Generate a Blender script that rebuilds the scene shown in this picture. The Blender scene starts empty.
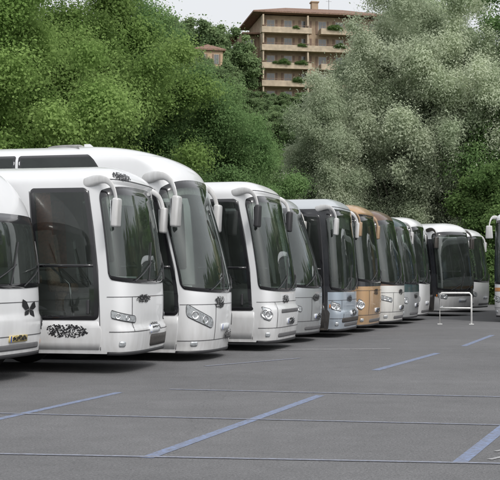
import bpy, bmesh, math, random
import numpy as np
from mathutils import Vector, Matrix, Euler
random.seed(7); rng=np.random.default_rng(11)
scene=bpy.context.scene
COL=scene.collection
CH=1.65; HZ=275.0
# ---------------------------------------------------------------- materials
def nmat(name):
    m=bpy.data.materials.new(name); m.use_nodes=True
    nt=m.node_tree; nt.nodes.clear()
    out=nt.nodes.new('ShaderNodeOutputMaterial')
    return m,nt,out
def N(nt,t,**kw):
    n=nt.nodes.new(t)
    for k,v in kw.items():
        if k in n.inputs: n.inputs[k].default_value=v
        else: setattr(n,k,v)
    return n
def pbsdf(nt,out,color=(.5,.5,.5),rough=.5,metal=0,spec=.5,coat=0):
    b=nt.nodes.new('ShaderNodeBsdfPrincipled')
    b.inputs['Base Color'].default_value=(*color,1); b.inputs['Roughness'].default_value=rough
    b.inputs['Metallic'].default_value=metal; b.inputs['Specular IOR Level'].default_value=spec
    b.inputs['Coat Weight'].default_value=coat; b.inputs['Coat Roughness'].default_value=.06
    nt.links.new(b.outputs[0],out.inputs[0]); return b
def simple(name,color,rough=.5,metal=0,spec=.5,coat=0,var=.12,scale=6,bump=0):
    m,nt,out=nmat(name); b=pbsdf(nt,out,color,rough,metal,spec,coat)
    tc=N(nt,'ShaderNodeTexCoord'); no=N(nt,'ShaderNodeTexNoise',Scale=scale,Detail=5.0)
    nt.links.new(tc.outputs['Object'],no.inputs['Vector'])
    mr=N(nt,'ShaderNodeMapRange'); mr.inputs[1].default_value=.3; mr.inputs[2].default_value=.7
    mr.inputs[3].default_value=1-var; mr.inputs[4].default_value=1+var
    nt.links.new(no.outputs[0],mr.inputs[0])
    mx=N(nt,'ShaderNodeVectorMath',operation='SCALE'); mx.inputs[0].default_value=color
    nt.links.new(mr.outputs[0],mx.inputs['Scale']); nt.links.new(mx.outputs[0],b.inputs['Base Color'])
    if bump:
        bp=N(nt,'ShaderNodeBump',Strength=bump,Distance=.02); nt.links.new(no.outputs[0],bp.inputs['Height']); nt.links.new(bp.outputs[0],b.inputs['Normal'])
    return m
def paint(name,color,rough=.28,metal=0):
    """coach paint: clear coat, road film low down, faint streaks"""
    m,nt,out=nmat(name); b=pbsdf(nt,out,color,rough,metal,.5,.6)
    tc=N(nt,'ShaderNodeTexCoord'); sp=N(nt,'ShaderNodeSeparateXYZ'); nt.links.new(tc.outputs['Object'],sp.inputs[0])
    mp=N(nt,'ShaderNodeMapping'); mp.inputs['Scale'].default_value=(5,5,1.2); nt.links.new(tc.outputs['Object'],mp.inputs[0])
    no=N(nt,'ShaderNodeTexNoise',Scale=1.6,Detail=6.0); nt.links.new(mp.outputs[0],no.inputs['Vector'])
    mr=N(nt,'ShaderNodeMapRange'); mr.inputs[1].default_value=.2; mr.inputs[2].default_value=1.2; mr.inputs[3].default_value=.7; mr.inputs[4].default_value=.06
    nt.links.new(sp.outputs['Z'],mr.inputs[0])
    mu=N(nt,'ShaderNodeMath',operation='MULTIPLY'); nt.links.new(mr.outputs[0],mu.inputs[0]); nt.links.new(no.outputs[0],mu.inputs[1])
    mx=N(nt,'ShaderNodeMix',data_type='RGBA'); nt.links.new(mu.outputs[0],mx.inputs[0])
    mx.inputs[6].default_value=(*color,1); mx.inputs[7].default_value=(.17,.15,.125,1)
    nt.links.new(mx.outputs[2],b.inputs['Base Color'])
    mr2=N(nt,'ShaderNodeMapRange'); mr2.inputs[3].default_value=rough-.05; mr2.inputs[4].default_value=rough+.2
    nt.links.new(no.outputs[0],mr2.inputs[0]); nt.links.new(mr2.outputs[0],b.inputs['Roughness'])
    return m
def glass(name,tint=(.3,.34,.33),base=.03,ior=1.8):
    m,nt,out=nmat(name)
    tr=N(nt,'ShaderNodeBsdfTransparent'); tr.inputs[0].default_value=(*tint,1)
    gl=N(nt,'ShaderNodeBsdfGlossy'); gl.inputs['Roughness'].default_value=.02; gl.inputs[0].default_value=(.95,1,.99,1)
    df=N(nt,'ShaderNodeBsdfDiffuse'); df.inputs[0].default_value=(.34,.39,.36,1)
    fr=N(nt,'ShaderNodeFresnel',IOR=ior)
    no=N(nt,'ShaderNodeTexNoise',Scale=1.7,Detail=4.0); tc=N(nt,'ShaderNodeTexCoord'); nt.links.new(tc.outputs['Object'],no.inputs['Vector'])
    ml=N(nt,'ShaderNodeMath',operation='MULTIPLY'); nt.links.new(no.outputs[0],ml.inputs[0]); ml.inputs[1].default_value=base*4
    m1=N(nt,'ShaderNodeMixShader'); nt.links.new(ml.outputs[0],m1.inputs[0]); nt.links.new(tr.outputs[0],m1.inputs[1]); nt.links.new(df.outputs[0],m1.inputs[2])
    m2=N(nt,'ShaderNodeMixShader'); nt.links.new(fr.outputs[0],m2.inputs[0]); nt.links.new(m1.outputs[0],m2.inputs[1]); nt.links.new(gl.outputs[0],m2.inputs[2])
    nt.links.new(m2.outputs[0],out.inputs[0]); return m
def leafmat(name,c1,c2,trans=.35):
    m,nt,out=nmat(name)
    at=N(nt,'ShaderNodeAttribute',attribute_name='tint')
    oi=N(nt,'ShaderNodeObjectInfo')
    mx=N(nt,'ShaderNodeMix',data_type='RGBA'); nt.links.new(at.outputs['Fac'],mx.inputs[0]); mx.inputs[6].default_value=(*c1,1); mx.inputs[7].default_value=(*c2,1)
    hs=N(nt,'ShaderNodeHueSaturation'); nt.links.new(mx.outputs[2],hs.inputs['Color'])
    mr=N(nt,'ShaderNodeMapRange'); mr.inputs[3].default_value=.9; mr.inputs[4].default_value=1.12; nt.links.new(oi.outputs['Random'],mr.inputs[0]); nt.links.new(mr.outputs[0],hs.inputs['Value'])
    d=N(nt,'ShaderNodeBsdfDiffuse'); nt.links.new(hs.outputs[0],d.inputs[0])
    t=N(nt,'ShaderNodeBsdfTranslucent'); nt.links.new(hs.outputs[0],t.inputs[0])
    ms=N(nt,'ShaderNodeMixShader'); ms.inputs[0].default_value=trans; nt.links.new(d.outputs[0],ms.inputs[1]); nt.links.new(t.outputs[0],ms.inputs[2])
    nt.links.new(ms.outputs[0],out.inputs[0]); return m
M={}
M['white']=paint('white_paint',(.70,.71,.725))
M['offwhite']=paint('warm_white_paint',(.66,.66,.64))
M['silver']=paint('silver_paint',(.42,.44,.46),.3,.4)
M['palesilver']=paint('pale_silver_paint',(.50,.53,.56),.3,.2)
M['black']=paint('black_paint',(.02,.022,.028),.2)
M['paleblue']=paint('pale_blue_paint',(.33,.39,.46))
M['tan']=paint('tan_paint',(.44,.28,.15))
M['brown']=paint('brown_paint',(.12,.065,.04),.25)
M['teal']=paint('teal_paint',(.03,.06,.065),.22)
M['orange']=paint('orange_paint',(.55,.26,.10))
M['frit']=simple('black_glass_border',(.012,.012,.014),.08,0,.6,.5,.1)
M['glass']=glass('tinted_windscreen_glass',(.74,.83,.78),.03,1.85)
M['sglass']=glass('dark_side_glass',(.44,.48,.46),.016,1.6)
M['rubber']=simple('tyre_rubber',(.022,.022,.022),.85,0,.3)
M['trim']=simple('dark_plastic_trim',(.03,.03,.033),.5)
M['grey']=simple('grey_bumper_plastic',(.12,.12,.125),.55)
M['intake']=simple('dark_air_intake',(.05,.045,.042),.6,var=.4,scale=30)
M['seam']=simple('panel_gap',(.06,.06,.065),.7)
M['steel']=simple('wheel_steel',(.5,.5,.52),.35,.8)
M['lens']=simple('headlight_lens',(.55,.58,.6),.08,.55,.8,1,.35,22)
M['lamp']=simple('reflector_chrome',(.85,.85,.86),.08,1)
M['amber']=simple('amber_lens',(.75,.22,.02),.15,0,.6,.8)
M['curtain']=simple('curtain_cloth',(.42,.15,.09),.85,var=.3,scale=20)
M['blind']=simple('pale_blind',(.45,.44,.42),.85,var=.2,scale=12)
M['interior']=simple('interior_lining',(.30,.30,.29),.8)
M['dash']=simple('dashboard_plastic',(.28,.28,.27),.6)
M['seatblue']=simple('seat_fabric',(.18,.22,.38),.85,var=.4,scale=30)
M['seatgrey']=simple('seat_fabric_brown',(.46,.31,.22),.85,var=.3,scale=30)
M['headrest']=simple('headrest_cover',(.65,.63,.6),.9)
M['plate']=simple('plate_white',(.62,.64,.66),.4)
M['plateyellow']=simple('plate_yellow',(.52,.42,.18),.4)
M['plateblue']=simple('plate_blue',(.03,.08,.4),.4)
M['blot']=simple('dark_blot',(.012,.012,.014),.5)
M['mirror']=simple('mirror_glass',(.7,.72,.74),.03,1)
M['bark']=simple('bark',(.12,.095,.07),.9,var=.4,scale=9,bump=.6)
M['barkgrey']=simple('grey_bark',(.15,.14,.12),.9,var=.4,scale=9,bump=.6)
M['railwhite']=simple('white_railing_paint',(.75,.75,.74),.45)
M['leafA']=leafmat('bright_leaves',(.155,.265,.07),(.35,.48,.17),.5)
M['leafB']=leafmat('green_leaves',(.125,.225,.085),(.27,.395,.17),.5)
M['leafW']=leafmat('silver_leaves',(.34,.415,.27),(.70,.75,.58),.45)
M['leafD']=leafmat('dark_leaves',(.10,.175,.06),(.22,.32,.12),.45)
M['leafH']=leafmat('hazy_hill_leaves',(.16,.24,.115),(.30,.39,.20),.45)  # leaf colours paled to stand for distance haze
# ---------------------------------------------------------------- mesh helpers
def mk(name,verts,faces,mats,midx=None,parent=None,smooth=False,loc=None):
    me=bpy.data.meshes.new(name); me.from_pydata([tuple(v) for v in verts],[],[tuple(int(i) for i in f) for f in faces])
    for m in mats: me.materials.append(M[m] if isinstance(m,str) else m)
    if midx is not None: me.polygons.foreach_set('material_index',np.array(midx,dtype=np.int32))
    if smooth: me.polygons.foreach_set('use_smooth',[True]*len(me.polygons))
    me.update()
    ob=bpy.data.objects.new(name,me); COL.objects.link(ob)
    if parent: ob.parent=parent
    if loc is not None: ob.location=loc
    return ob
def empty(name,label=None,cat=None,group=None,loc=(0,0,0),rz=0):
    e=bpy.data.objects.new(name,None); e.empty_display_size=.5; COL.objects.link(e); e.location=loc; e.rotation_euler=(0,0,rz)
    if label: e['label']=label
    if cat: e['category']=cat
    if group: e['group']=group
    return e
class MB:
    def __init__(s): s.v=[]; s.f=[]; s.m=[]
    def add(s,v,f,m=0):
        o=len(s.v); s.v+= [tuple(p) for p in v]; s.f+=[tuple(i+o for i in q) for q in f]; s.m+=[m]*len(f)
    def box(s,x0,x1,y0,y1,z0,z1,m=0):
        s.add([(x0,y0,z0),(x1,y0,z0),(x1,y1,z0),(x0,y1,z0),(x0,y0,z1),(x1,y0,z1),(x1,y1,z1),(x0,y1,z1)],
              [(0,3,2,1),(4,5,6,7),(0,1,5,4),(1,2,6,5),(2,3,7,6),(3,0,4,7)],m)
    def rbox(s,c,d,b,m=0,seg=2,rot=None):
        bm=bmesh.new(); bmesh.ops.create_cube(bm,size=1)
        for v in bm.verts: v.co=Vector((v.co.x*d[0],v.co.y*d[1],v.co.z*d[2]))
        bmesh.ops.bevel(bm,geom=bm.edges[:],offset=b,segments=seg,profile=.5,affect='EDGES')
        R=rot.to_matrix() if rot else Matrix.Identity(3)
        bm.verts.index_update()
        s.add([R@v.co+Vector(c) for v in bm.verts],[[v.index for v in f.verts] for f in bm.faces],m); bm.free()
    def tube(s,pts,rad,n=8,m=0,sx=1.0):
        P=[Vector(p) for p in pts]; o=[]; 
        for i,p in enumerate(P):
            t=(P[min(i+1,len(P)-1)]-P[max(i-1,0)]).normalized()
            a=t.cross(Vector((0,0,1)));
            if a.length<.05: a=t.cross(Vector((1,0,0)))
            a.normalize(); b=t.cross(a).normalized()
            r=rad[i] if hasattr(rad,'__len__') else rad
            for k in range(n):
                an=2*math.pi*k/n; o.append(p+a*math.cos(an)*r*sx+b*math.sin(an)*r)
        f=[]
        for i in range(len(P)-1):
            for k in range(n):
                f.append((i*n+k,i*n+(k+1)%n,(i+1)*n+(k+1)%n,(i+1)*n+k))
        f.append(tuple(range(n-1,-1,-1))); f.append(tuple((len(P)-1)*n+k for k in range(n)))
        s.add(o,f,m)
    def lathe(s,prof,n=32,m=0,c=(0,0,0)):
        """prof [(r,y)] around Y axis"""
        v=[];f=[]
        for r,y in prof:
            for k in range(n):
                a=2*math.pi*k/n; v.append((c[0]+r*math.cos(a),c[1]+y,c[2]+r*math.sin(a)))
        for i in range(len(prof)-1):
            for k in range(n): f.append((i*n+k,i*n+(k+1)%n,(i+1)*n+(k+1)%n,(i+1)*n+k))
        s.add(v,f,m)
    def obj(s,name,mats,parent=None,smooth=False,loc=None): return mk(name,s.v,s.f,mats,s.m,parent,smooth,loc)
# ---------------------------------------------------------------- coach surface
def sstep(x): x=np.clip(x,0,1); return x*x*(3-2*x)
def prof(c,z):
    h=c['h']; rr=c['rr']; z1=h-rr; zw=c['zw']
    W=1.265-.06*np.clip((z-1.3)/(h-1.3),0,1)**2-.045*np.clip((.6-z)/.32,0,1)**2
    tau=np.clip((z-z1)/rr,0,1); rf=np.clip(1-tau**2.4,0,1)**(1/2.4)
    rn=c.get('rn',rr); tn=np.clip((z-h+rn)/rn,0,1); rfn=np.clip(1-tn**2.2,0,1)**(1/2.2)
    F=-c['rake']*np.clip((z-zw)/(h-zw),0,1)**c['rp']-.09*np.clip((zw-.3-z)/.8,0,1)**2-c['Rr']*(1-rfn)
    F=F+c['bump']*sstep((c['bz']-z)/.10)
    if c.get('visor'): F=F+c['visor']*sstep((z-c['zhi']-.02)/.05)*(1-tn)
    return W*rf,F
def S(c,s,z):
    s=np.asarray(s,float); z=np.asarray(z,float); s,z=np.broadcast_arrays(s,z)
    W,F=prof(c,z); D=c['D']; n=c.get('n',2.7)
    ph=np.clip(s,-1,1)*math.pi/2; co=np.cos(ph); si=np.sin(ph)
    r=1/(np.abs(co)**n+np.abs(si)**n)**(1/n)
    xf=F-D+D*r*co; yf=W*r*si
    k=np.clip(np.abs(s)-1,0,None); q=np.clip(k/2.6,0,1); sm=q*q*(3-2*q)
    x=np.where(k>0,-D-k+F*(1-sm),xf); y=np.where(k>0,np.sign(s)*W,yf)
    return np.stack([x,y,z],-1)
def SN(c,s,z):
    e=1e-3
    du=S(c,np.asarray(s)+e,z)-S(c,np.asarray(s)-e,z); dz=S(c,s,np.asarray(z)+e)-S(c,s,np.asarray(z)-e)
    n=np.cross(du,dz); return n/(np.linalg.norm(n,axis=-1,keepdims=True)+1e-12)
def frac(n,b0,b1):
    a=[0.0]
    if b0>0:a.append(b0)
    lo=b0; hi=1-b1
    a+= [lo+(hi-lo)*i/n for i in range(1,n)]
    a.append(hi)
    if b1>0:a.append(1.0)
    return np.array(sorted(set(a)))
def patch(c,name,s0,s1,zlo,zhi,off,ns,nz,mats,parent,border=None,cr=0.0,bt=None,skirt=True):
    """surface-following panel between s0..s1 and zlo(s)..zhi(s); border in metres gets material 1"""
    fl=zlo if callable(zlo) else (lambda s:zlo+0*s); fh=zhi if callable(zhi) else (lambda s:zhi+0*s)
    sc=1.55 if abs((s0+s1)/2)<1 else 1.0
    wm=(s1-s0)*sc; hm=float(np.mean(fh(np.array([s0,(s0+s1)/2,s1]))-fl(np.array([s0,(s0+s1)/2,s1]))))
    b=border or 0
    us=frac(ns,b/wm,b/wm); vs=frac(nz,b/hm,(bt or b)/hm)
    if cr>0:
        ex=[cr/wm*t for t in (.03,.1,.25,.5,.75,1)]
        us=np.array(sorted(set(list(us)+[e for e in ex]+[1-e for e in ex])))
    U,V=np.meshgrid(us,vs,indexing='ij')
    s=s0+(s1-s0)*U; d=np.minimum(U,1-U)*wm
    ins=np.where(d<cr,cr-np.sqrt(np.clip(cr*cr-(cr-d)**2,0,None)),0) if cr>0 else 0*U
    lo=fl(s)+ins; hi=fh(s)-ins; z=lo+(hi-lo)*V
    nrm=SN(c,s,z); P=S(c,s,z)+nrm*off
    a,bn=U.shape; verts=P.reshape(-1,3).tolist(); faces=[];mi=[]
    for i in range(a-1):
        for j in range(bn-1):
            faces.append((i*bn+j,(i+1)*bn+j,(i+1)*bn+j+1,i*bn+j+1))
            if border:
                uc=(us[i]+us[i+1])/2; vc=(vs[j]+vs[j+1])/2
                mi.append(1 if (uc<b/wm or uc>1-b/wm or vc<b/hm or vc>1-(bt or b)/hm) else 0)
            else: mi.append(0)
    if skirt:
        loop=[i*bn for i in range(a)]+[(a-1)*bn+j for j in range(1,bn)]+[i*bn+bn-1 for i in range(a-2,-1,-1)]+[j for j in range(bn-2,0,-1)]
        Q=(S(c,s,z)-nrm*.012).reshape(-1,3); o=len(verts)
        verts+=[Q[i].tolist() for i in loop]; L=len(loop)
        for k in range(L):
            k2=(k+1)%L; faces.append((loop[k],o+k,o+k2,loop[k2])); mi.append(1 if border else 0)
    return mk(name,verts,faces,mats,mi,parent,True)
def fill(br,step):
    br=sorted(set(round(b,4) for b in br)); o=[]
    for a,b in zip(br[:-1],br[1:]):
        if b-a<1e-3: continue
        st=step((a+b)/2) if callable(step) else step
        n=max(1,math.ceil((b-a)/st)); o+=[a+(b-a)*i/n for i in range(n)]
    o.append(br[-1]); return np.array(o)
seat_cache={}
def make_seat(parent,x,y,mat):
    if mat not in seat_cache:
        b=MB(); b.rbox((0,0,.42),(.46,.44,.16),.05); b.rbox((-.24,0,.85),(.13,.44,.8),.05,rot=Euler((0,-.15,0))); b.rbox((-.31,0,1.32),(.11,.28,.2),.04,1); b.box(-.1,.1,-.15,.15,0,.36)
        o=b.obj('seat',[mat,'headrest'],None,True); seat_cache[mat]=o.data; bpy.data.objects.remove(o)
    o=bpy.data.objects.new('seat',seat_cache[mat]); COL.objects.link(o); o.parent=parent; o.location=(x,y,1.0); return o
wheel_cache={}
def wheel(parent,x,y,side):
    w=empty('wheel'); w.parent=parent; w.location=(x,y,.51)
    if 'tyre' not in wheel_cache:
        b=MB(); b.lathe([(.29,-.13),(.33,-.15),(.46,-.15),(.5,-.12),(.51,-.05),(.51,.05),(.5,.12),(.46,.15),(.33,.15),(.29,.13)],40)
        t=b.obj('tyre',['rubber'],None,True); wheel_cache['tyre']=t.data; bpy.data.objects.remove(t)
        b=MB(); b.lathe([(.295,-.14),(.285,-.135),(.27,-.10),(.24,-.06),(.15,-.03),(.14,-.10),(.10,-.13),(.0,-.135)],40)
        for k in range(10):
            a=k*math.pi/5; b.lathe([(.016,-.1),(.016,-.045)],6,0,(.195*math.cos(a),0,.195*math.sin(a)))
        t=b.obj('rim',['steel'],None,True); wheel_cache['rim']=t.data; bpy.data.objects.remove(t)
    for nm in('tyre','rim'):
        o=bpy.data.objects.new(nm,wheel_cache[nm]); COL.objects.link(o); o.parent=w
    if side>0: w.rotation_euler=(0,0,math.pi)
def coach(c):
    for k_,v_ in dict(rr=.36,Rr=.75,D=.55,rake=.5,rp=1.45,zw=1.25,L=12.0,n=2.9,zlo=1.32,dz0=.88,ws=.9,zb=.25,bump=0,bz=.9,ind=1,lgrille=1,dk0=.10,dk1=1.34).items(): c.setdefault(k_,v_)
    c.setdefault('zhi',c['h']-.36)
    h=c['h']; L=c['L']; zb=c['zb']
    E=empty('coach',c['label'],'coach','coaches parked in a row' if not c.get('solo') else None,(c['x'],c['y'],0),c['rz'])
    D=c['D']; paints=c['paints']; fn=c['fn']
    ws=c['ws']; bow=c.get('bow',.10)
    wlo=lambda s:c['zlo']+bow*s*s; whi=lambda s:c['zhi']-c.get('arch',.16)*np.abs(s)**2.5
    k0=c.get('k0',max(1.55,c['dk1']+.15)); z0w=c.get('sz0',1.78); z1w=c.get('sz1',h-.50); zd=c.get('dz1',z1w)
    wins=[]; k=k0; wl=c.get('wl',1.5)
    while k+wl<L-D-.35:
        wins.append((k,k+wl)); k+=wl+.06
    door=(c['dk0'],c['dk1'])
    holes=[]; ib=.035
    for side in(-1,1):
        for a,b in wins:
            lo,hi=(1+a+ib,1+b-ib); holes.append((min(side*lo,side*hi),max(side*lo,side*hi),z0w+ib,z1w-ib))
    holes.append((-(1+door[1]-.05),-(1+door[0]+.05),c['dz0']+.05,zd-.02))
    holes.append((1+door[0]+.05,1+door[1]-.05,1.45,zd-.02))
    smax=1+L-D
    wheels=[-2.72,-L+3.3]
    br=[-smax,-1,-ws,0,ws,1,smax]; zbr=[zb,.6,h-c['rr'],wlo(0),whi(0)]
    for a,b,z0,z1 in holes: br+=[a,b]; zbr+=[z0,z1]
    for wx in wheels:
        kk=-wx-D; br+=[1+kk-.72,1+kk+.72,-(1+kk-.72),-(1+kk+.72)]
    def stp(s):
        if abs(s)<1.02: return .045
        for wx in wheels:
            if abs(abs(s)-1-(-wx-D))<.73: return .075
        return .3
    sl=fill(br,stp); zl=fill(zbr,lambda z:.05 if z<1.3 else .07)
    ztop=[h-c['rr']+c['rr']*math.sin(math.pi/2*i/16) for i in range(17)]
    zl=sorted([z for z in zl if z<h-c['rr']-1e-4]+ztop+[z for z in zbr if h-c['rr']+.01<z<h-.05 and min(abs(z-q) for q in ztop)>.004])
    zl=np.array(zl)
    SS,ZZ=np.meshgrid(sl,zl,indexing='ij'); P=S(c,SS,ZZ); Nn=SN(c,SS,np.minimum(ZZ,h-.01))
    ns,nz=SS.shape
    R=.60; cutv=np.zeros((ns,nz),bool)
    for wx in wheels:
        dx=P[...,0]-wx; dz=P[...,2]-.50; dd=np.hypot(dx,dz); msk=(np.abs(SS)>1.05)&(np.abs(dd-R)<.042)
        P[msk,0]=wx+dx[msk]/dd[msk]*R; P[msk,2]=np.maximum(zb,.50+dz[msk]/dd[msk]*R)
        cutv|=(np.abs(SS)>1.05)&(dd<R+.05)
    faces=[];mi=[]; inner=[]
    V=P.reshape(-1,3)
    sc_=(sl[:-1]+sl[1:])/2; zc_=(zl[:-1]+zl[1:])/2
    for i in range(ns-1):
        s=sc_[i]
        for j in range(nz-1):
            z=zc_[j]; hole=False
            for a,b,q0,q1 in holes:
                if a<s<b and q0<z<q1: hole=True;break
            if not hole and abs(s)<ws-.03 and wlo(s)+.05<zl[j] and zl[j+1]<whi(s)-.05: hole=True
            arch=cutv[i,j] and cutv[i+1,j] and cutv[i,j+1] and cutv[i+1,j+1]
            if arch:
                pc=(P[i,j]+P[i+1,j]+P[i,j+1]+P[i+1,j+1])/4
                if all(math.hypot(pc[0]-wx,pc[2]-.5)>R for wx in wheels): arch=False
            if hole or arch: continue
            faces.append((i*nz+j,(i+1)*nz+j,(i+1)*nz+j+1,i*nz+j+1)); mi.append(fn(s,z,P[i,j,0]))
            if z>.95: inner.append((i*nz+j,i*nz+j+1,(i+1)*nz+j+1,(i+1)*nz+j))
    for j in range(nz-1):
        faces.append(((ns-1)*nz+j,0*nz+j,0*nz+j+1,(ns-1)*nz+j+1)); mi.append(fn(smax,zc_[j],-L))
    o=len(V); V2=(P-Nn*.05).reshape(-1,3); inn=len(paints)
    VV=np.concatenate([V,V2]); faces+=[tuple(q+o for q in f) for f in inner]; mi+=[inn]*len(inner)
    body=mk('body',VV.tolist(),faces,paints+['interior'],mi,E,True)
    patch(c,'windscreen',-ws,ws,wlo,whi,.012,28,16,['glass','frit'],E,border=.07,cr=c.get('wcr',.14),bt=c.get('bt',.13))
    for side in(-1,1):
        for a,b in wins:
            lo,hi=1+a,1+b
            patch(c,'side_window',min(side*lo,side*hi),max(side*lo,side*hi),z0w,z1w,.010,4,8,['sglass','frit'],E,border=.06,cr=.05)
    patch(c,'driver_window',1+door[0],1+door[1],1.38,zd+.05,.010,6,6,['sglass','frit'],E,border=.07,cr=.1)
    dr=patch(c,'door',-(1+door[1]),-(1+door[0]),zb+.07,c['dz0']-.02,.008,6,4,[c['doorpaint']],E,cr=.03)
    dw=patch(c,'door_window',-(1+door[1]),-(1+door[0]),c['dz0'],zd+.05,.010,6,10,['sglass','frit'],dr,border=.075,cr=.09)
    patch(c,'door_rail',-(1+door[1]-.06),-(1+door[0]+.06),1.78,1.83,.013,6,1,['frit'],dr)
    hb=MB(); p=S(c,-(1+.3),1.15); hb.rbox((p[0],p[1]-.03,1.12),(.05,.04,.24),.012); hb.obj('handle',['trim'],dr)
    b=MB(); b.tube([(-1.05,-1.05,.9),(-1.15,-1.0,1.5),(-1.6,-1.0,1.9)],.02,6); b.tube([(-1.75,-1.05,.6),(-1.75,-1.05,1.7)],.02,6); b.obj('grab_rail',['lamp'],E,True)
    def seam(s0,s1,z0,z1,m_='seam'): patch(c,'panel_seam',s0,s1,z0,z1,.007,24,4,[m_],body,skirt=False)
    if c.get('detail',1):
        seam(-(1+door[1]+.02),-(1+door[1]+.006),zb+.06,z1w); seam(-(1+door[0]-.006),-(1+door[0]-.02),zb+.06,zd)
        for kk in (3.0,4.5,6.0):
            if kk<L-D-3.6: seam(-(1+kk+.012),-(1+kk),zb+.06,1.2)
        seam(-(1+L-D-4.5),-(1+2.8),1.2,1.212)
        seam(-.97,.97,c['zlo']-.22,c['zlo']-.21)
        bs=c.get('bs',.30); q0=c.get('q0',.46)
        seam(-.98,.98,zb+bs,zb+bs+.012)
        for q in (-q0,q0): seam(q-.004,q+.004,zb+bs,c['zlo']-.22)
        if c.get('tseam'): seam(-.95,.95,c['zhi']+.08,c['zhi']+.095)
    lz=c.get('lz',.68); lh=c.get('lh',.20)
    for sd in(-1,1):
        a,b=sorted((sd*c.get('l0',.50),sd*c.get('l1',.84)))
        sl2=c.get('lslope',.25)
        hl=patch(c,'headlight',a,b,lambda s:lz+sl2*(np.abs(s)-.5),lambda s:lz+lh+sl2*1.2*(np.abs(s)-.5),.012,10,4,['lens','trim'],E,border=.014,cr=lh*.4)
        for q in(.3,.66):
            sm=sd*(c.get('l0',.50)+(c.get('l1',.84)-c.get('l0',.50))*q); pz=lz+lh/2+sl2*(abs(sm)-.5)
            p=S(c,sm,pz); n=SN(c,sm,pz); bb=MB(); R_=Vector(n).to_track_quat('Y','Z'); rs=lh/.2
            bb.lathe([(.0,-.0),(.04*rs,.004),(.062*rs,.012),(.07*rs,.016),(.074*rs,.010)],20)
            ob=bb.obj('reflector',['lamp'],hl,True); ob.location=Vector(p)+Vector(n)*.004; ob.rotation_mode='QUATERNION'; ob.rotation_quaternion=R_
        if c['ind']:
            a,b=sorted((sd*.87,sd*.91)); patch(c,'indicator_lamp',a,b,lz+.10,lz+.2,.013,3,3,['amber'],E,cr=.02)
        a,b=sorted((sd*.60,sd*.72)); patch(c,'fog_lamp',a,b,zb+.12,zb+.21,.012,4,3,[c.get('fog','lens')],E,cr=.04)
    if c['lgrille']: patch(c,'lower_grille',-.40,.40,zb+.09,zb+.18,.008,14,3,['grey'],E,cr=.04)
    if c.get('grille'): patch(c,'grille',-.36,.36,.82,.90,.008,14,3,['grey'],E,cr=.03)
    if c.get('intake'): patch(c,'air_intake',*c['intake'],.010,14,3,['intake'],E,cr=.05)
    patch(c,'bumper_lip',-.98,.98,zb-.02,zb+.035,.012,30,1,['trim'],E)
    pz=c.get('pz',.58); ph_=c.get('ph',.11); pl=patch(c,'number_plate',-.14,.14,pz,pz+ph_,.03,4,2,[c.get('plate','plate')],E)
    patch(c,'plate_band',-.137,-.12,pz+.003,pz+ph_-.003,.034,1,1,['plateblue'],pl,skirt=False)
    for sw,ew in((-.42,.02),(.12,.56)):
        b=MB(); ss=np.linspace(sw,ew,10); zz=wlo(ss)+.03+np.linspace(0,.34,10); Q=S(c,ss,zz)+SN(c,ss,zz)*.035; b.tube(Q.tolist(),.011,5)
        s2=np.array([ew-.03]*10)+np.linspace(-.08,.10,10); z2=wlo(s2)+np.linspace(.05,.72,10); Q=S(c,s2,z2)+SN(c,s2,z2)*.026; b.tube(Q.tolist(),.012,5)
        b.obj('wiper',['trim'],E)
    for sd in c.get('mirrors',(-1,1)):
        za=c.get('mz',c['zhi']); p=S(c,sd*.84,za+.04); me=empty('mirror'); me.parent=E; me.location=tuple(p)
        ms=c.get('ms',1.0); dr_=c.get('drop',0); mw=c.get('mw',1.0)
        T=np.linspace(0,1,19); ctrl=np.array([(-.34,-.05,-.03),(-.05,.05,.04),(.14,.13,.03),(.26,.18,-.07),(.32,.21,-.22-dr_*.5),(.34,.22,-.42-dr_)])
        tt=np.linspace(0,1,6); pts=np.stack([np.interp(T,tt,ctrl[:,i]) for i in range(3)],1)
        for _ in range(3): pts[1:-1]=(pts[:-2]+2*pts[1:-1]+pts[2:])/4
        pts[:,1]*=sd
        b=MB(); b.tube((pts*ms).tolist(),(np.interp(T,[0,.15,.4,.7,.85,1],[.075,.085,.052,.036,.034,.03])*ms*mw).tolist(),16,sx=.42)
        b.obj('mirror_arm',[c['mcol']],me,True)
        b=MB(); b.rbox((.335*ms,.22*sd*ms,(-.50-dr_)*ms),(.11*ms,.24*ms,.46*ms),.038*ms,seg=4,rot=Euler((0,.06,0)))
        v_=[]
        for (x,y,z) in b.v:
            q=(z/ms+.50+dr_)/.23; v_.append((x,.22*sd*ms+(y-.22*sd*ms)*(1-.12*q),z))
        b.v=v_; b.obj('mirror_housing',[c.get('mcol2',c['mcol'])],me,True)
        b=MB(); b.rbox((.335*ms-.062*ms,.22*sd*ms,(-.50-dr_)*ms),(.012,.2*ms,.38*ms),.004); b.obj('mirror_glass',['mirror'],me)
    for wx in wheels:
        for sd in(-1,1): wheel(E,wx,sd*1.07,sd)
    b=MB(); b.box(-L+.3,-1.9,-1.1,1.1,.92,1.0); b.box(-1.9,-.8,-.3,1.1,.92,1.0); b.box(-1.9,-.8,-1.1,-.32,.45,.5); b.box(-1.9,-.8,-.7,-.32,.5,.75); b.box(-L+1,-.9,-1.0,1.0,.38,.44)
    for wx in wheels: b.box(wx-.7,wx+.7,-.85,.85,.36,.91)
    b.obj('floor',['interior'],E)
    b=MB(); b.rbox((-1.0-.1,.1,1.16),(.5,1.8,.34),.1,seg=3); b.rbox((-1.15,.6,1.36),(.3,.6,.16),.05); b.obj('dashboard',['dash'],E,True)
    b=MB(); 
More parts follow.
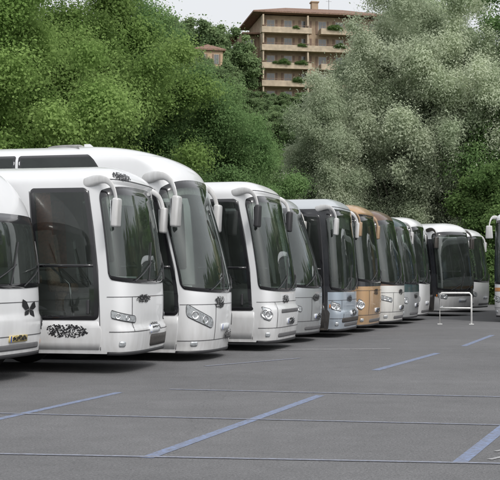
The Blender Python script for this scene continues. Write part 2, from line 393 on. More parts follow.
    pts=[(.0,.22*math.cos(a),.22*math.sin(a)) for a in np.linspace(0,2*math.pi,20)]; b.tube(pts,.018,6); b.tube([(0,-.2,0),(.03,0,0),(0,.2,0)],.02,6)
    sw=b.obj('steering_wheel',['trim'],E,True,loc=(-1.42,.6,1.52)); sw.rotation_euler=(0,-.9,0)
    make_seat(E,-1.85,.6,c.get('seat','seatblue'))
    rows=c.get('rows',6)
    for i in range(rows):
        for y in(-.97,-.5,.5,.97):
            if i==0 and y<0: continue
            o=make_seat(E,-2.7-.85*i,y,c.get('seat','seatblue')); o.location.z=1.15
    if c.get('curtains'):
        for side in(-1,1):
            for a,b_ in wins[:4]:
                lo,hi=1+a,1+a+.28; patch(c,'curtain',min(side*lo,side*hi),max(side*lo,side*hi),z0w,z1w,-.09,5,2,['curtain'],E,skirt=False)
        patch(c,'curtain',-(1+door[1]-.06),-(1+door[1]-.36),1.85,zd,-.09,5,2,['curtain'],E,skirt=False)
    if c.get('sunblind'): patch(c,'sun_blind',*c['sunblind'],lambda s:whi(s)-c.get('bl',.45),lambda s:whi(s)-.05,-.08,10,2,['blind'],E,skirt=False)
    if c.get('roof',1):
        ux=c.get('ux',-L*.45); b=MB(); b.rbox((ux,0,h+.04),(2.2,1.6,.18),.085,seg=4); b.obj('roof_unit',[c.get('roofmat',paints[0])],E,True)
    if c.get('fin'):
        fx,fz=c['fin']; b=MB(); b.add([(fx,-.03,fz-.1),(fx-.5,-.03,fz-.02),(fx-.5,-.015,fz+.20),(fx-.38,-.015,fz+.20),(fx,.03,fz-.1),(fx-.5,.03,fz-.02),(fx-.5,.015,fz+.20),(fx-.38,.015,fz+.20)],[(0,1,2,3),(7,6,5,4),(0,3,7,4),(3,2,6,7),(2,1,5,6),(1,0,4,5)]); b.obj('roof_fin',[paints[0]],E)
    return E,c
def place(px,d,rot=0):
    """near front corner stands at depth d, px calibrated lateral bearing"""
    p=np.array([(px-250)/1200*d,d]); a=math.radians(-18.4+rot)
    loc=np.array([math.cos(a)*(.35)-math.sin(a)*1.26, math.sin(a)*(.35)+math.cos(a)*1.26]); q=p+loc
    return dict(x=float(q[0]),y=float(q[1]),rz=a)
rd=np.array([.316,.949]); fd=np.array([.949,-.316])
one=lambda s,z,x:0
def lowfront(zt,smax=1.0): return lambda s,z,x: 1 if (abs(s)<smax and z<zt) else 0
B=[]
B.append(coach(dict(place(-46,17.5,2),h=3.62,rake=.30,rp=1.3,rn=1.35,Rr=1.45,rr=.5,zlo=1.44,zhi=2.60,zb=.40,arch=.10,D=.5,sz1=2.9,paints=['white'],fn=one,doorpaint='white',mcol='white',mirrors=(-1,),fog='amber',lz=.75,bump=.04,bz=1.05,ind=0,plate='plateyellow',pz=.62,ph=.10,label='white coach with dark butterfly-shaped blot and amber fog lamps',rows=5)))
B.append(coach(dict(place(110,19.9,7),h=3.54,rake=.30,Rr=.5,zlo=1.50,zhi=3.16,zb=.34,D=.42,n=3.6,dz0=.90,sz1=3.06,dk0=.12,dk1=1.24,tseam=1,visor=.05,paints=['white'],fn=one,doorpaint='white',mcol='white',curtains=1,seat='seatgrey',lz=.86,lh=.13,lslope=.2,l0=.40,l1=.86,bump=.06,bz=.82,ind=0,lgrille=0,intake=(-.1,.62,.42,.62),pz=.66,bs=.36,sunblind=(-.75,-.1),bl=.3,ms=1.05,label='white coach with tall glazed door and dark curtains inside')))
B.append(coach(dict(place(191,22.8,5),h=4.25,rake=.80,rp=1.25,Rr=2.2,rr=.42,rn=.75,zlo=1.30,zhi=3.52,zb=.17,ws=.93,arch=.3,ms=1.3,mz=3.46,D=.6,n=2.6,dz1=3.30,sz1=4.0,sz0=1.9,wl=2.1,dk0=.0,dk1=1.15,k0=1.22,paints=['white'],fn=one,doorpaint='white',mcol='white',lslope=.55,lz=.68,lh=.22,l0=.36,l1=.84,ind=0,lgrille=0,seat='seatgrey',bs=.22,q0=.30,sunblind=(-.75,.75),bl=.25,fin=(-2.5,4.14),ux=-6.4,label='tall white coach with swept-back windscreen and big white mirrors')))
B.append(coach(dict(place(258,25.9,3),h=3.76,rake=.45,Rr=.6,zlo=1.28,zb=.2,n=3.8,D=.40,tseam=1,visor=.04,paints=['white'],fn=one,doorpaint='white',mcol='white',mcol2='trim',rows=4,bump=.07,bz=1.0,lz=.62,lh=.26,l0=.6,l1=.86,ind=0,sunblind=(-.8,0),ms=1.05,grille=1,label='white coach with dark windows and dark mirror housings')))
B.append(coach(dict(place(291,28.8,1),h=3.66,rake=.7,rp=1.2,zb=.22,D=.65,n=2.4,paints=['silver'],fn=one,doorpaint='silver',mcol='offwhite',rows=3,lh=.14,lz=.75,q0=.25,label='silver grey coach squeezed between white and dark coaches')))
B.append(coach(dict(place(328,31.5,2),h=3.72,rake=.18,Rr=.5,n=4.0,D=.36,zb=.2,zlo=1.2,tseam=1,paints=['black','paleblue','palesilver'],fn=lambda s,z,x:1 if (abs(s)<1 and z<1.2) else (2 if z>3.38 else 0),doorpaint='black',mcol='white',ms=.98,rows=3,roofmat='palesilver',bump=.07,bz=.75,sunblind=(-.7,.8),intake=(-.5,.5,.40,.52),label='dark-sided coach with pale silver roof and pale blue front panel')))
B.append(coach(dict(place(357,34.2,2),h=3.72,rake=.28,Rr=.55,n=3.4,D=.42,zb=.2,zlo=1.42,visor=.05,paints=['black','tan'],fn=lambda s,z,x:1 if (abs(s)<1.3 and z<1.34) or z>3.40 else 0,doorpaint='black',mcol='tan',ms=.9,rows=2,roofmat='tan',lh=.28,l0=.66,l1=.86,lz=.6,label='dark coach with tan roof and tan lower front panel')))
B.append(coach(dict(place(383,37,1),h=3.74,rake=.45,zb=.2,paints=['brown','offwhite'],fn=lowfront(1.3,1.6),doorpaint='offwhite',mcol='orange',mcol2='trim',ms=.9,rows=2,lz=.8,lh=.14,label='brown and white coach with orange mirror arms')))
B.append(coach(dict(place(400,40,1),h=3.66,rake=.5,zb=.22,paints=['teal','silver'],fn=lowfront(1.1),doorpaint='teal',mcol='black',rows=2,detail=0,label='dark teal coach with silver bumper')))
B.append(coach(dict(place(412,43,1),h=3.78,rake=.3,n=3.6,zb=.2,paints=['white'],fn=one,doorpaint='white',mcol='white',rows=2,detail=0,label='white coach with white mirror arms')))
B.append(coach(dict(place(439,47.8,-21),h=3.76,rake=.35,Rr=.5,n=3.4,zb=.2,paints=['white','black'],fn=lambda s,z,x:1 if z<3.1 and (abs(s)>1 or z>.8) else 0,doorpaint='black',mcol='black',rows=3,detail=0,zlo=1.0,label='white-roofed coach with large dark windscreen turned outwards')))
B.append(coach(dict(place(470,53.0,-8),h=3.75,rake=.4,zb=.22,paints=['white'],fn=one,doorpaint='white',mcol='white',rows=2,detail=0,label='white coach at the far end of the row')))
B.append(coach(dict(x=9.72,y=41.6,rz=math.radians(-108),h=3.98,rake=.3,zb=.2,zlo=1.3,D=.4,n=3.4,paints=['white','orange'],fn=lambda s,z,x:1 if 1.08<z<1.2 else 0,doorpaint='white',mcol='white',rows=3,solo=1,label='white coach with orange stripe standing apart on the asphalt')))
def shape_decal(c,name,pts_list,s_c,z_c,sx,sz,off,mat,parent):
    b=MB()
    for pts in pts_list:
        s=np.array([s_c+p[0]*sx for p in pts]); z=np.array([z_c+p[1]*sz for p in pts]); Q=S(c,s,z)+SN(c,s,z)*off
        b.add(Q.tolist(),[tuple(range(len(pts)))])
    return b.obj(name,[mat],parent)
wing=[[(0,0),(-.4,.7),(-.9,.95),(-.95,.3),(-.5,-.15)],[(0,0),(.45,.55),(.8,.65),(1.0,.1),(.5,-.15)],[(0,-.05),(-.6,-.25),(-.7,-.7),(-.15,-.6)],[(0,-.05),(.6,-.25),(.5,-.9),(.1,-.6)]]
shape_decal(B[0][1],'blot',wing,.22,1.12,.13,.16,.014,'blot',B[0][0])  # made-up winged blot in place of a blanked-out logo
rr0=random.Random(21)
def speck(i,name,s_c,z_c,sx,sz,off=.014):
    """grainy dark blots, made up in place of blanked-out logos and plates"""
    c=B[i][1]; b=MB(); um=1.55 if abs(s_c)<1 else 1.0
    n=int(420*sx*um*sz/.04)+50
    for k in range(n):
        u,v=rr0.uniform(-1,1),rr0.uniform(-1,1)
        q=abs(u)**2.6+abs(v)**2.6
        if q>1.05 or rr0.random()<.25*q: continue
        r_=rr0.uniform(.007,.017); m_=rr0.randint(4,6); ph=rr0.uniform(0,6)
        pts=[(u*sx+r_*rr0.uniform(.7,1.4)*math.cos(ph+6.283*t/m_)/um,v*sz+r_*rr0.uniform(.6,1.1)*math.sin(ph+6.283*t/m_)) for t in range(m_)]
        s=np.array([s_c+p[0] for p in pts]); z=np.array([z_c+p[1] for p in pts]); Q=S(c,s,z)+SN(c,s,z)*(off+.0003*(k%9))
        b.add(Q.tolist(),[tuple(range(m_))])
    return b.obj(name,['blot'],B[i][0])
speck(0,'plate_specks',0,.68,.12,.04,.036)
speck(1,'side_blot',-1.70,.72,.34,.11)
speck(1,'roof_blot',-.42,3.31,.16,.065)
speck(1,'blot',-.22,1.25,.16,.065)
speck(1,'blot',.05,.75,.12,.08,.022)
speck(2,'blot',-.2,1.12,.13,.11)
speck(2,'blot',.1,.47,.14,.10,.036)
for i,z in ((3,1.12),(4,1.1),(5,1.02),(6,1.16),(7,1.12),(8,.95)):
    speck(i,'blot',-.1,z,.14,.085); speck(i,'blot',.02,.63,.13,.08,.036)
# ---------------------------------------------------------------- ground
def asphalt():
    m,nt,out=nmat('asphalt'); b=pbsdf(nt,out,(.1,.1,.1),.85,0,.35)
    tc=N(nt,'ShaderNodeTexCoord'); L=nt.links
    def noise(scale,detail=5,rough=.6):
        n=N(nt,'ShaderNodeTexNoise',Scale=scale,Detail=float(detail),Roughness=rough); L.new(tc.outputs['Object'],n.inputs['Vector']); return n
    def rng_(n,a,b_,c_,d_):
        r=N(nt,'ShaderNodeMapRange'); r.inputs[1].default_value=a; r.inputs[2].default_value=b_; r.inputs[3].default_value=c_; r.inputs[4].default_value=d_; L.new(n,r.inputs[0]); return r.outputs[0]
    def mul(a,b_):
        r=N(nt,'ShaderNodeMath',operation='MULTIPLY'); L.new(a,r.inputs[0]); L.new(b_,r.inputs[1]); return r.outputs[0]
    n1=noise(38,6,.75); n2=noise(.30,6); n3=noise(2.6,6,.7); n4=noise(.9,4); n5=noise(160,2)
    vo=N(nt,'ShaderNodeTexVoronoi',Scale=55.0); L.new(tc.outputs['Object'],vo.inputs['Vector'])
    f=mul(mul(rng_(n1.outputs[0],.3,.72,.55,1.45),rng_(n2.outputs[0],.3,.7,.86,1.12)),mul(rng_(n3.outputs[0],.3,.7,.9,1.09),rng_(n4.outputs[0],.64,.76,1,.84)))
    f=mul(f,rng_(n5.outputs[0],.3,.7,.7,1.3))
    dn=noise(1.2,5); mixv=N(nt,'ShaderNodeVectorMath',operation='ADD'); L.new(tc.outputs['Object'],mixv.inputs[0]); L.new(dn.outputs['Color'],mixv.inputs[1])
    vc=N(nt,'ShaderNodeTexVoronoi',feature='DISTANCE_TO_EDGE',Scale=.15); L.new(mixv.outputs[0],vc.inputs['Vector'])
    f=mul(f,rng_(vc.outputs[0],.0,.0025,.8,1.0))
    sc=N(nt,'ShaderNodeVectorMath',operation='SCALE'); sc.inputs[0].default_value=(.152,.152,.157); L.new(f,sc.inputs['Scale']); L.new(sc.outputs[0],b.inputs['Base Color'])
    bp=N(nt,'ShaderNodeBump',Strength=.6,Distance=.012); L.new(vo.outputs[0],bp.inputs['Height']); L.new(bp.outputs[0],b.inputs['Normal'])
    return m
M['asphalt']=asphalt()
M['grass']=simple('grass',(.06,.11,.025),.95,var=.4,scale=1.5,bump=.6)
M['kerb']=simple('kerb_concrete',(.3,.29,.27),.85,var=.2)
g=mk('ground',[(-900,-200,-.02),(900,-200,-.02),(900,1500,-.02),(-900,1500,-.02)],[(0,1,2,3)],['grass']); g['kind']='structure'
def lotpt(u,v): q=np.array([0,20.])+rd*u+fd*v; return (q[0],q[1],0)
lot=mk('car_park',[lotpt(-60,-19),lotpt(-60,60),lotpt(52,60),lotpt(52,-19)],[(0,1,2,3)],['asphalt']); lot['kind']='structure'
kb=MB()
def strip(b,a,c_,w,z0,z1,m=0):
    a=Vector(a);c_=Vector(c_); d=(c_-a).normalized(); n=Vector((-d.y,d.x,0))*w/2
    v=[a-n,a+n,c_+n,c_-n]; b.add([(p.x,p.y,z0) for p in v]+[(p.x,p.y,z1) for p in v],[(0,1,2,3),(7,6,5,4),(0,4,5,1),(1,5,6,2),(2,6,7,3),(3,7,4,0)],m)
strip(kb,lotpt(-60,-19.1),lotpt(52.2,-19.1),.2,-.02,.13); strip(kb,lotpt(52.1,-18.98),lotpt(52.1,60),.2,-.02,.13)
k=kb.obj('kerb',['kerb']); k['kind']='structure'
def linemat(name,col,thr):
    m,nt,out=nmat(name); b=pbsdf(nt,out,col,.75,0,.3); tc=N(nt,'ShaderNodeTexCoord'); no=N(nt,'ShaderNodeTexNoise',Scale=14.0,Detail=8.0,Roughness=.8); nt.links.new(tc.outputs['Object'],no.inputs['Vector'])
    mr=N(nt,'ShaderNodeMapRange'); mr.inputs[1].default_value=thr; mr.inputs[2].default_value=thr+.25; nt.links.new(no.outputs[0],mr.inputs[0])
    mx=N(nt,'ShaderNodeMix',data_type='RGBA'); nt.links.new(mr.outputs[0],mx.inputs[0]); mx.inputs[6].default_value=(.15,.15,.155,1); mx.inputs[7].default_value=(*col,1); nt.links.new(mx.outputs[2],b.inputs['Base Color']); return m
M['blueline']=linemat('worn_blue_paint',(.22,.28,.44),.36)
M['faintline']=linemat('faded_pale_paint',(.27,.29,.36),.34)
M['whiteline']=linemat('faded_white_paint',(.44,.44,.45),.34)
def gp(px,py):
    d=1200*CH/(py-HZ); return ((px-250)/1200*d,d)
marks=[((147,457),(320,395),.13,'blueline'),((-80,436),(120,392),.12,'blueline'),((375,370),(437,353),.15,'blueline'),((458,462),(540,397),.13,'blueline'),((463,346),(492,335),.14,'blueline'),
 ((-60,452),(560,464),.07,'faintline'),((-60,411.5),(560,426),.07,'faintline'),((170,389),(560,398),.09,'faintline'),((270,349.5),(390,349),.16,'whiteline'),((488,459),(520,452),.05,'whiteline'),((494,451),(520,445),.04,'whiteline'),((205,366),(300,358),.10,'faintline')]
for i,(a,b_,w,mt) in enumerate(marks):
    a=gp(*a); b_=gp(*b_); bb=MB(); v0=Vector((a[0],a[1],0)); v1=Vector((b_[0],b_[1],0)); d=(v1-v0).normalized(); n=Vector((-d.y,d.x,0))*w/2
    z=.003 if mt=='blueline' else .006
    q=[v0-n,v0+n,v1+n,v1-n]; bb.add([(p.x,p.y,z) for p in q],[(3,2,1,0)])
    o=bb.obj('parking_line',[mt]); o['kind']='structure'
# ---------------------------------------------------------------- railing
rl=empty('railing','white tubular metal railing standing on the asphalt','railing',None,(6.35,40.2,0),math.radians(-8))
b=MB(); b.tube([(0,0,.0),(0,0,.98),(.06,0,1.05),(.98,0,1.05),(1.04,0,.98),(1.04,0,0)],.032,10); b.obj('frame',['railwhite'],rl,True)
b=MB(); b.tube([(0,0,.55),(1.04,0,.55)],.026,8); b.obj('crossbar',['railwhite'],rl,True)
for x in(0,1.04):
    b=MB(); b.rbox((x,0,.012),(.16,.16,.02),.004); b.obj('foot_plate',['railwhite'],rl)
# ---------------------------------------------------------------- trees
def crown(name,seed,R,z0,H,ncl,nleaf,ls,lw,mat,droop=0,rcf=.22,flat=.75):
    r=np.random.default_rng(seed)
    d=r.normal(size=(ncl,3)); d/=np.linalg.norm(d,axis=1)[:,None]
    az=np.arctan2(d[:,1],d[:,0]); ph=r.uniform(0,6.28,4)
    lump=1+.18*np.sin(2*az+ph[0])+.15*np.sin(3*az+ph[1]+2*d[:,2])+.13*np.sin(5*d[:,2]+ph[2])
    rf=r.uniform(0,1,ncl)**.42*lump
    C=np.stack([R*rf*d[:,0],R*rf*d[:,1],z0+(H-z0)*.5*(1+np.clip(rf,0,1.1)*d[:,2])],1)
    rc=R*rcf*r.uniform(.55,1.25,ncl)
    cnt=(nleaf*rc**2/np.sum(rc**2)).astype(int)
    idx=np.repeat(np.arange(ncl),cnt); n=len(idx)
    q=r.normal(size=(n,3)); q/=np.linalg.norm(q,axis=1)[:,None]
    NT=40
    nt_=ncl*NT; tw=r.normal(size=(nt_,3)); tw/=np.linalg.norm(tw,axis=1)[:,None]
    ti=idx*NT+r.integers(0,NT,n)
    q=.6*tw[ti]+.42*q*r.uniform(.3,1,n)[:,None]
    rad=rc[idx]*(.35+.9*r.uniform(0,1,n)**.6)
    pos=C[idx]+q*rad[:,None]*np.array([1,1,flat]); 
    if droop: pos[:,2]-=droop*(np.hypot(q[:,0],q[:,1])*rad)**1.5
    pos+=r.normal(size=(n,3))*.12
    m=n//5; k=r.integers(0,n,m); pos[k]+=r.normal(size=(m,3))*.35
    pos[:,2]=np.maximum(pos[:,2],.05)
    nr=q*1.2+r.normal(size=(n,3))*.55+np.array([0,0,.35]); nr/=np.linalg.norm(nr,axis=1)[:,None]
    t=r.normal(size=(n,3)); 
    if droop: t=t*.9+np.array([0,0,-.5])
    t-=nr*np.sum(t*nr,1)[:,None]; t/=np.linalg.norm(t,axis=1)[:,None]; bt=np.cross(nr,t)
    sz=r.uniform(.65,1.35,n)[:,None]
    v=np.stack([pos-t*ls*sz*.5,pos+bt*lw*sz*.5,pos+t*ls*sz*.5,pos-bt*lw*sz*.5],1).reshape(-1,3)
    me=bpy.data.meshes.new(name); me.vertices.add(4*n); me.vertices.foreach_set('co',v.ravel().astype(np.float32))
    me.loops.add(4*n); me.loops.foreach_set('vertex_index',np.arange(4*n,dtype=np.int32))
    me.polygons.add(n); me.polygons.foreach_set('loop_start',np.arange(0,4*n,4,dtype=np.int32)); me.polygons.foreach_set('loop_total',np.full(n,4,dtype=np.int32))
    me.materials.append(M[mat]); me.update(calc_edges=True)
    ct=r.uniform(0,1,ncl); tt=r.uniform(0,1,nt_)
    tint=np.clip(.60*ct[idx]+.24*tt[ti]+.18*r.uniform(0,1,n)-.02,0,1)
    at=me.attributes.new('tint','FLOAT','FACE'); at.data.foreach_set('value',tint.astype(np.float32))
    b=MB(); top=z0+(H-z0)*.5; px=r.normal(size=2)*.3
    tp=[(0,0,-.1),(px[0]*.3,px[1]*.3,z0*.5),(px[0],px[1],z0+(H-z0)*.25),(px[0]*.5,px[1]*1.3,top)]
    b.tube(tp,[.045*H*.5,.035*H*.45,.02*H*.45,.03],10)
    inn=np.argsort(np.hypot(C[:,0],C[:,1])/R+np.abs(C[:,2]-(z0+H)/2)/H)[:ncl//2]
    order=r.choice(inn,min(14,len(inn)),replace=False)
    for i in order:
        zs=z0*.7+(H-z0)*.4*r.uniform(0,1)*min(1,max(.05,(C[i,2]-z0*.7)/(H-z0))); 
        s0=Vector((px[0]*.7,px[1]*.8,zs)); e=s0.lerp(Vector(C[i]),.8); mid=(s0+e)/2+Vector((0,0,-.06*(e-s0).length))
        b.tube([s0,mid,e],[.06*R/5+.02,.035*R/5+.015,.01],6)
    tm=b.obj('trunk',['barkgrey' if mat=='leafW' else 'bark'],None,True); td=tm.data; bpy.data.objects.remove(tm)
    return me,td
K={}
K['A']=crown('crown',1,5.2,2.4,16,130,300000,.125,.08,'leafA',rcf=.26)
K['A2']=crown('crown',2,4.8,1.8,14,120,250000,.125,.08,'leafB',rcf=.26)
K['B']=crown('crown',3,5.5,1.8,17,140,270000,.14,.085,'leafB',rcf=.25)
K['W']=crown('crown',4,5.0,1.2,20,180,310000,.155,.065,'leafW',droop=.30,rcf=.22,flat=1.15)
K['W2']=crown('crown',5,4.4,1.0,18,160,270000,.155,.065,'leafW',droop=.32,rcf=.22,flat=1.15)
K['D']=crown('crown',6,4.0,.8,10,100,120000,.19,.12,'leafD')
K['S']=crown('crown',8,1.6,.1,2.6,40,22000,.15,.10,'leafD')
K['H']=crown('crown',9,4.6,1.0,12,110,80000,.30,.2,'leafH')
K['H2']=crown('crown',10,4.0,1.0,11,90,70000,.30,.2,'leafH')
def tree(key,x,y,sc,rz,label,group,name='tree',z=0,sz=None,cat='tree'):
    e=empty(name,label,cat,group,(x,y,z),rz); e.scale=(sc,sc,sz or sc)
    o=bpy.data.objects.new('crown',K[key][0]); COL.objects.link(o); o.parent=e
    o=bpy.data.objects.new('trunk',K[key][1]); COL.objects.link(o); o.parent=e
G1='green trees behind the coaches'; G2='silvery trees at the edge of the car park'; G3='trees on the hillside'
LA='bright green broadleaf tree in full leaf behind the coaches'; LB='dense mid-green tree behind the parked coaches'; LW='tall silvery-leaved poplar at the car park edge'; LD='dark green tree behind the coach row'
for k_,x,y,s_,rz in [('A',-10.9,47,1.0,.3),('A',-8.6,56,1.06,2.2),('A',-15.5,52,1.1,4.1),('A',-12.5,62,1.2,5.0)]: tree(k_,x,y,s_,rz,LA,G1)
for k_,x,y,s_,rz in [('B',-6.7,62,.93,1.0),('A2',-3.2,62,.94,.4),('A2',-1.0,66,.80,3.0),('B',-6.4,74,.95,2.6),('A2',-12,70,1.3,2.0)]: tree(k_,x,y,s_,rz,LB,G1)
for k_,x,y,s_,rz in [('W2',4.9,73,.76,.5),('W',9.6,75,1.05,1.3),('W2',13.2,75,1.1,3.6),('W2',8.2,80,.90,2.0),('W',12,84,1.1,4.4)]: tree(k_,x,y,s_,rz,LW,G2)
for k_,x,y,s_,rz in [('B',17.4,74,1.12,5.2),('D',14.6,68,.80,2.2)]: tree(k_,x,y,s_,rz,LB,G1)
for k_,x,y,s_,rz in [('D',1.9,76,.72,0),('D',6.5,86,.85,1),('D',11,88,1,2),('D',16,86,1.1,3),('D',21,84,1.1,4),('D',-1,76,.8,5),('D',-6,78,1,.6),('D',-11,66,1,1.7)]: tree(k_,x,y,s_,rz,LD,G1)
for k_,x,y,s_,rz in [('A',38,52,.8,.3),('W2',42,60,.8,1),('A2',35,64,.9,2),('B',47,52,.75,3),('W2',30,76,.8,4),('A2',40,43,.85,5),('B',43,34,.7,1.5),('A2',33,70,.9,1),('A',41,47,.75,2),('A2',37,58,.9,3),('B',44,40,.7,4),('A2',27,82,.9,5)]: tree(k_,x,y,s_,rz,'leafy tree on the far side of the car park','trees across the car park')
r=random.Random(4)
for i in range(26):
    u=r.uniform(18,56); q=np.array([0,20.])+rd*u+fd*(-20.8-r.uniform(0,2.5)); s_=r.uniform(.8,1.5)
    tree('S',float(q[0]),float(q[1]),s_,r.uniform(0,6),'low dark green shrub along the kerb','shrubs along the kerb','shrub',cat='shrub')
for i in range(18):
    q=np.array([0,20.])+rd*(53.5+r.uniform(0,4))+fd*(-18+i*1.6); s_=r.uniform(.8,1.6)
    tree('S',float(q[0]),float(q[1]),s_,r.uniform(0,6),'low dark green shrub along the kerb','shrubs along the kerb','shrub',cat='shrub')
# ---------------------------------------------------------------- hill
def hz(x,y):
    t=np.clip((y-105)/95,0,1); t=t*t*(3-2*t)
    return -1+30.5*t*(1-.0009*np.clip(np.abs(x-5)-30,0,None)**1.3)+np.clip(y-215,0,200)*.05+.8*np.sin(x*.11+y*.05)
xs=np.linspace(-160,200,73); ys=np.linspace(98,420,66); X,Y=np.meshgrid(xs,ys,indexing='ij'); Z=hz(X,Y)
v=np.stack([X,Y,Z],-1).reshape(-1,3); nn=len(ys)
h_=mk('hill',v.tolist(),[(i*nn+j,(i+1)*nn+j,(i+1)*nn+j+1,i*nn+j+1) for i in range(len(xs)-1) for j in range(nn-1)],['grass'],None,None,True); h_['kind']='structure'
hills=[]
for i in range(120):
    for _ in range(30):
        x=r.uniform(-32,34); y=r.uniform(120,235)
        if 176<y<224 and -6<x<28: continue
        if all(math.hypot(x-a,y-b_)>3.6 for a,b_ in hills): hills.append((x,y)); break
LH='leafy tree on the hillside below the apartments'
def htree(x,y,ht,wide=1.15):
    key=r.choice(['H','H2']); H={'H':12,'H2':11}[key]
    tree(key,x,y,ht/H*wide,r.uniform(0,6),LH,G3,z=float(hz(x,y))-.3,sz=ht/H)
for x,y in hills:
    ht=r.uniform(7,9.5) if (y<188) else r.uniform(9,13)
    if -5<x<22 and y<188: ht=min(ht,max(3.5,6.5-(y-140)*.07))
    if x<-4 and y>195: ht=r.uniform(11.5,14.5)
    htree(x,y,ht)
for i in range(15): htree(-3+i*1.9+r.uniform(-.5,.5),178+r.uniform(-3,3),r.uniform(2.8,3.9),1.7)
for x,ht in((-12,9.2),(-9,9.0),(-6.2,8.2),(-3.8,7.6)): htree(x,177,ht,1.1)
for x,y,ht in((-12.5,196,13.6),(-10,193,13.4),(-7.6,196,13.0),(-5.2,194,12.8),(-4.0,199,11.0),(-14.5,200,14),(-6.3,204,13.4)): htree(x,y,ht,1.1)
# ---------------------------------------------------------------- apartment building
M['stucco']=simple('ochre_stucco',(.36,.27,.19),.9,var=.18,scale=1.2)
M['parapet']=simple('tan_parapet',(.44,.36,.27),.85,var=.2,scale=1.5)
M['tile']=simple('brown_roof_tiles',(.21,.13,.095),.85,var=.35,scale=4)
M['shutter']=simple('brown_shutters',(.18,.115,.08),.6)
M['pane']=simple('window_pane',(.11,.12,.125),.1,0,.7)
A=empty('apartment_building','ochre apartment block with balconies and brown tiled roof','building',None,(11.0,205,float(hz(9,200))+1.2),math.radians(10))
Wd,Dp,st,nf=20.5,12,2.95,5
b=MB(); b.box(-Wd/2,Wd/2,-Dp/2,Dp/2,-6,nf*st); b.box(-Wd/2-3.0,-Wd/2-.003,-3,Dp/2-.5,-6,nf*st-2.9,0); b.obj('wall',['stucco'],A)
def hip(b,x0,x1,y0,y1,z,hh,ov,m=0):
    x0-=ov;x1+=ov;y0-=ov;y1+=ov; d=(y1-y0)/2; ym=(y0+y1)/2
    b.add([(x0,y0,z),(x1,y0,z),(x1,y1,z),(x0,y1,z),(x0+d*.9,ym,z+hh),(x1-d*.9,ym,z+hh),(x0,y0,z-.25),(x1,y0,z-.25),(x1,y1,z-.25),(x0,y1,z-.25)],
      [(0,1,5,4),(1,2,5),(2,3,4,5),(3,0,4),(6,7,1,0),(7,8,2,1),(8,9,3,2),(9,6,0,3),(9,8,7,6)],m)
b=MB(); hip(b,-Wd/2,Wd/2,-Dp/2,Dp/2,nf*st+.4,2.3,1.7); hip(b,-Wd/2-1.6,-Wd/2-1.4,-3,Dp/2-.5,nf*st-2.6,.6,1.35); rf=b.obj('roof',['tile'],A)
b=MB(); b.box(-.5,.6,-.6,.6,nf*st+1.5,nf*st+3.7); b.box(-.65,.75,-.75,.75,nf*st+3.7,nf*st+3.9); b.obj('chimney',['stucco'],rf)
b=MB(); b.tube([(2.6,0,nf*st+1.5),(2.6,0,nf*st+5)],.04,6); b.tube([(1.9,0,nf*st+4.6),(3.3,0,nf*st+4.6)],.02,5); b.tube([(2.1,0,nf*st+4.1),(3.1,0,nf*st+4.1)],.02,5); b.obj('antenna',['grey'],rf)
wm=None
for f in range(-1,nf):
    z=f*st
    b=MB(); y0=-Dp/2-1.7
    xs_=[(-Wd/2-.3,-2.2),(-.6,Wd/2+.4)] if f%2==0 else [(-Wd/2-.3,Wd/2+.4)]
    for x0,x1 in xs_:
        b.box(x0,x1,y0,-Dp/2-.003,z-.18,z,0); b.box(x0,x1,y0-.12,y0-.003,z-.25,z+.72,0)
        b.box(x0,x0+.12,y0,-Dp/2-.003,z+.003,z+.72,0); b.box(x1-.12,x1,y0,-Dp/2-.003,z+.003,z+.72,0)
        b.box(x0,x1,y0-.1,y0-.04,z+.98,z+1.04,1)
        nb=int((x1-x0)/.5)
        for q in range(nb+1): xx=x0+.03+(x1-x0-.06)*q/nb; b.box(xx-.02,xx+.02,y0-.09,y0-.05,z+.723,z+.977,1)
    b.box(-Wd/2-.15,-Wd/2+.1,y0+.1,-Dp/2-.003,z+.95,z+st-.2,0); b.box(Wd/2-.1,Wd/2+.2,y0+.1,-Dp/2-.003,z+.95,z+st-.2,0)
    b.box(-2.9,-2.65,y0+.1,-Dp/2-.003,z+.95,z+st-.2,0)
    b.obj('balcony',['parapet','shutter'],A)
    for i,x in enumerate(np.linspace(-Wd/2+1.5,Wd/2-1.5,7)):
        if wm is None:
            b=MB(); b.box(-.75,.75,-.06,0,0,2.2,1); b.box(-.62,.62,-.08,-.062,.08,2.1,0); b.box(-1.1,-.77,-.1,0,0,2.2,2); b.box(.77,1.1,-.1,0,0,2.2,2); b.box(-.02,.02,-.1,-.082,.08,2.1,1)
            t=b.obj('window',['pane','parapet','shutter']); wm=t.data; bpy.data.objects.remove(t)
        o=bpy.data.objects.new('window',wm); COL.objects.link(o); o.parent=A; o.location=(x,-Dp/2-.004,z+.02)
    for i in range(10):
        if r.random()<.6:
            x0,x1=r.choice(xs_); x=r.uniform(x0+.6,x1-.6)
            o=bpy.data.objects.new('balcony_plant',K['S'][0]); COL.objects.link(o); o.parent=A; q=r.uniform(.2,.5); o.scale=(q*1.5,q*.7,q*.7); o.location=(x,y0-.05,z+.5-q*.3); o.rotation_euler=(0,0,0)
for f in range(nf-1):
    o=bpy.data.objects.new('window',wm); COL.objects.link(o); o.parent=A; o.location=(-Wd/2-1.6,-3.004,f*st+.2)
Hh=empty('house','small orange house with tiled roof among hillside trees','house',None,(-6.6,184,float(hz(-6.6,186))+5.0),.2)
b=MB(); b.box(-2.0,2.0,-2.5,2.5,-10,2.6); b.obj('wall',[simple('orange_stucco',(.46,.33,.22),.9)],Hh)
b=MB(); hip(b,-2.0,2.0,-2.5,2.5,2.7,1.2,.4); b.obj('roof',['tile'],Hh)
for x in(-1.0,1.0):
    o=bpy.data.objects.new('window',wm); COL.objects.link(o); o.parent=Hh; o.location=(x,-2.504,.4); o.scale=(.55,1,.7)
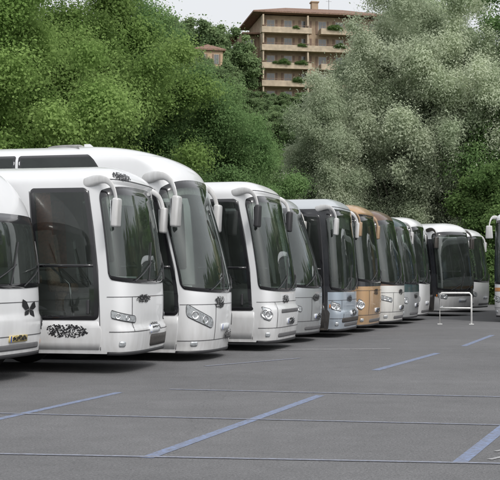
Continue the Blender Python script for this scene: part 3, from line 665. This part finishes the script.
# ---------------------------------------------------------------- world, sun, camera
w=bpy.data.worlds.new('World'); scene.world=w; w.use_nodes=True; nt=w.node_tree; nt.nodes.clear()
o=nt.nodes.new('ShaderNodeOutputWorld'); bg=nt.nodes.new('ShaderNodeBackground'); sk=nt.nodes.new('ShaderNodeTexSky')
sk.sky_type='NISHITA'; sk.sun_disc=False
sdir=Vector((.50,-.85,.95)).normalized()
el=math.asin(sdir.z); azm=math.atan2(sdir.x,sdir.y)
sk.sun_elevation=el; sk.sun_rotation=azm; sk.dust_density=6.0; sk.air_density=1.0
hsv=nt.nodes.new('ShaderNodeHueSaturation'); hsv.inputs['Saturation'].default_value=.18; hsv.inputs['Value'].default_value=1.0
nt.links.new(sk.outputs[0],hsv.inputs['Color'])
# overcast veil: lift the sky towards an even white
mxs=nt.nodes.new('ShaderNodeMix'); mxs.data_type='RGBA'; mxs.inputs[0].default_value=.55; mxs.inputs[7].default_value=(9.2,9.4,9.7,1)
sc2=nt.nodes.new('ShaderNodeVectorMath'); sc2.operation='SCALE'; sc2.inputs['Scale'].default_value=1.5
nt.links.new(hsv.outputs[0],sc2.inputs[0]); nt.links.new(sc2.outputs[0],mxs.inputs[6]); nt.links.new(mxs.outputs[2],bg.inputs[0]); bg.inputs[1].default_value=.115; nt.links.new(bg.outputs[0],o.inputs[0])
sl_=bpy.data.lights.new('sun','SUN'); sl_.energy=1.35; sl_.angle=math.radians(12); sl_.color=(1,.97,.92)
so=bpy.data.objects.new('sun',sl_); COL.objects.link(so); so.rotation_mode='QUATERNION'; so.rotation_quaternion=sdir.to_track_quat('Z','Y'); so.location=(20,-20,40)
cam=bpy.data.cameras.new('camera'); co=bpy.data.objects.new('camera',cam); COL.objects.link(co); scene.camera=co
cam.sensor_width=36; cam.lens=1200/500*36; cam.clip_end=3000; cam.clip_start=.1
co.location=(0,0,CH); co.rotation_euler=(math.radians(90)+math.atan((HZ-240)/1200),0,0)
scene.view_settings.view_transform='Standard'; scene.view_settings.look='None'; scene.view_settings.exposure=0
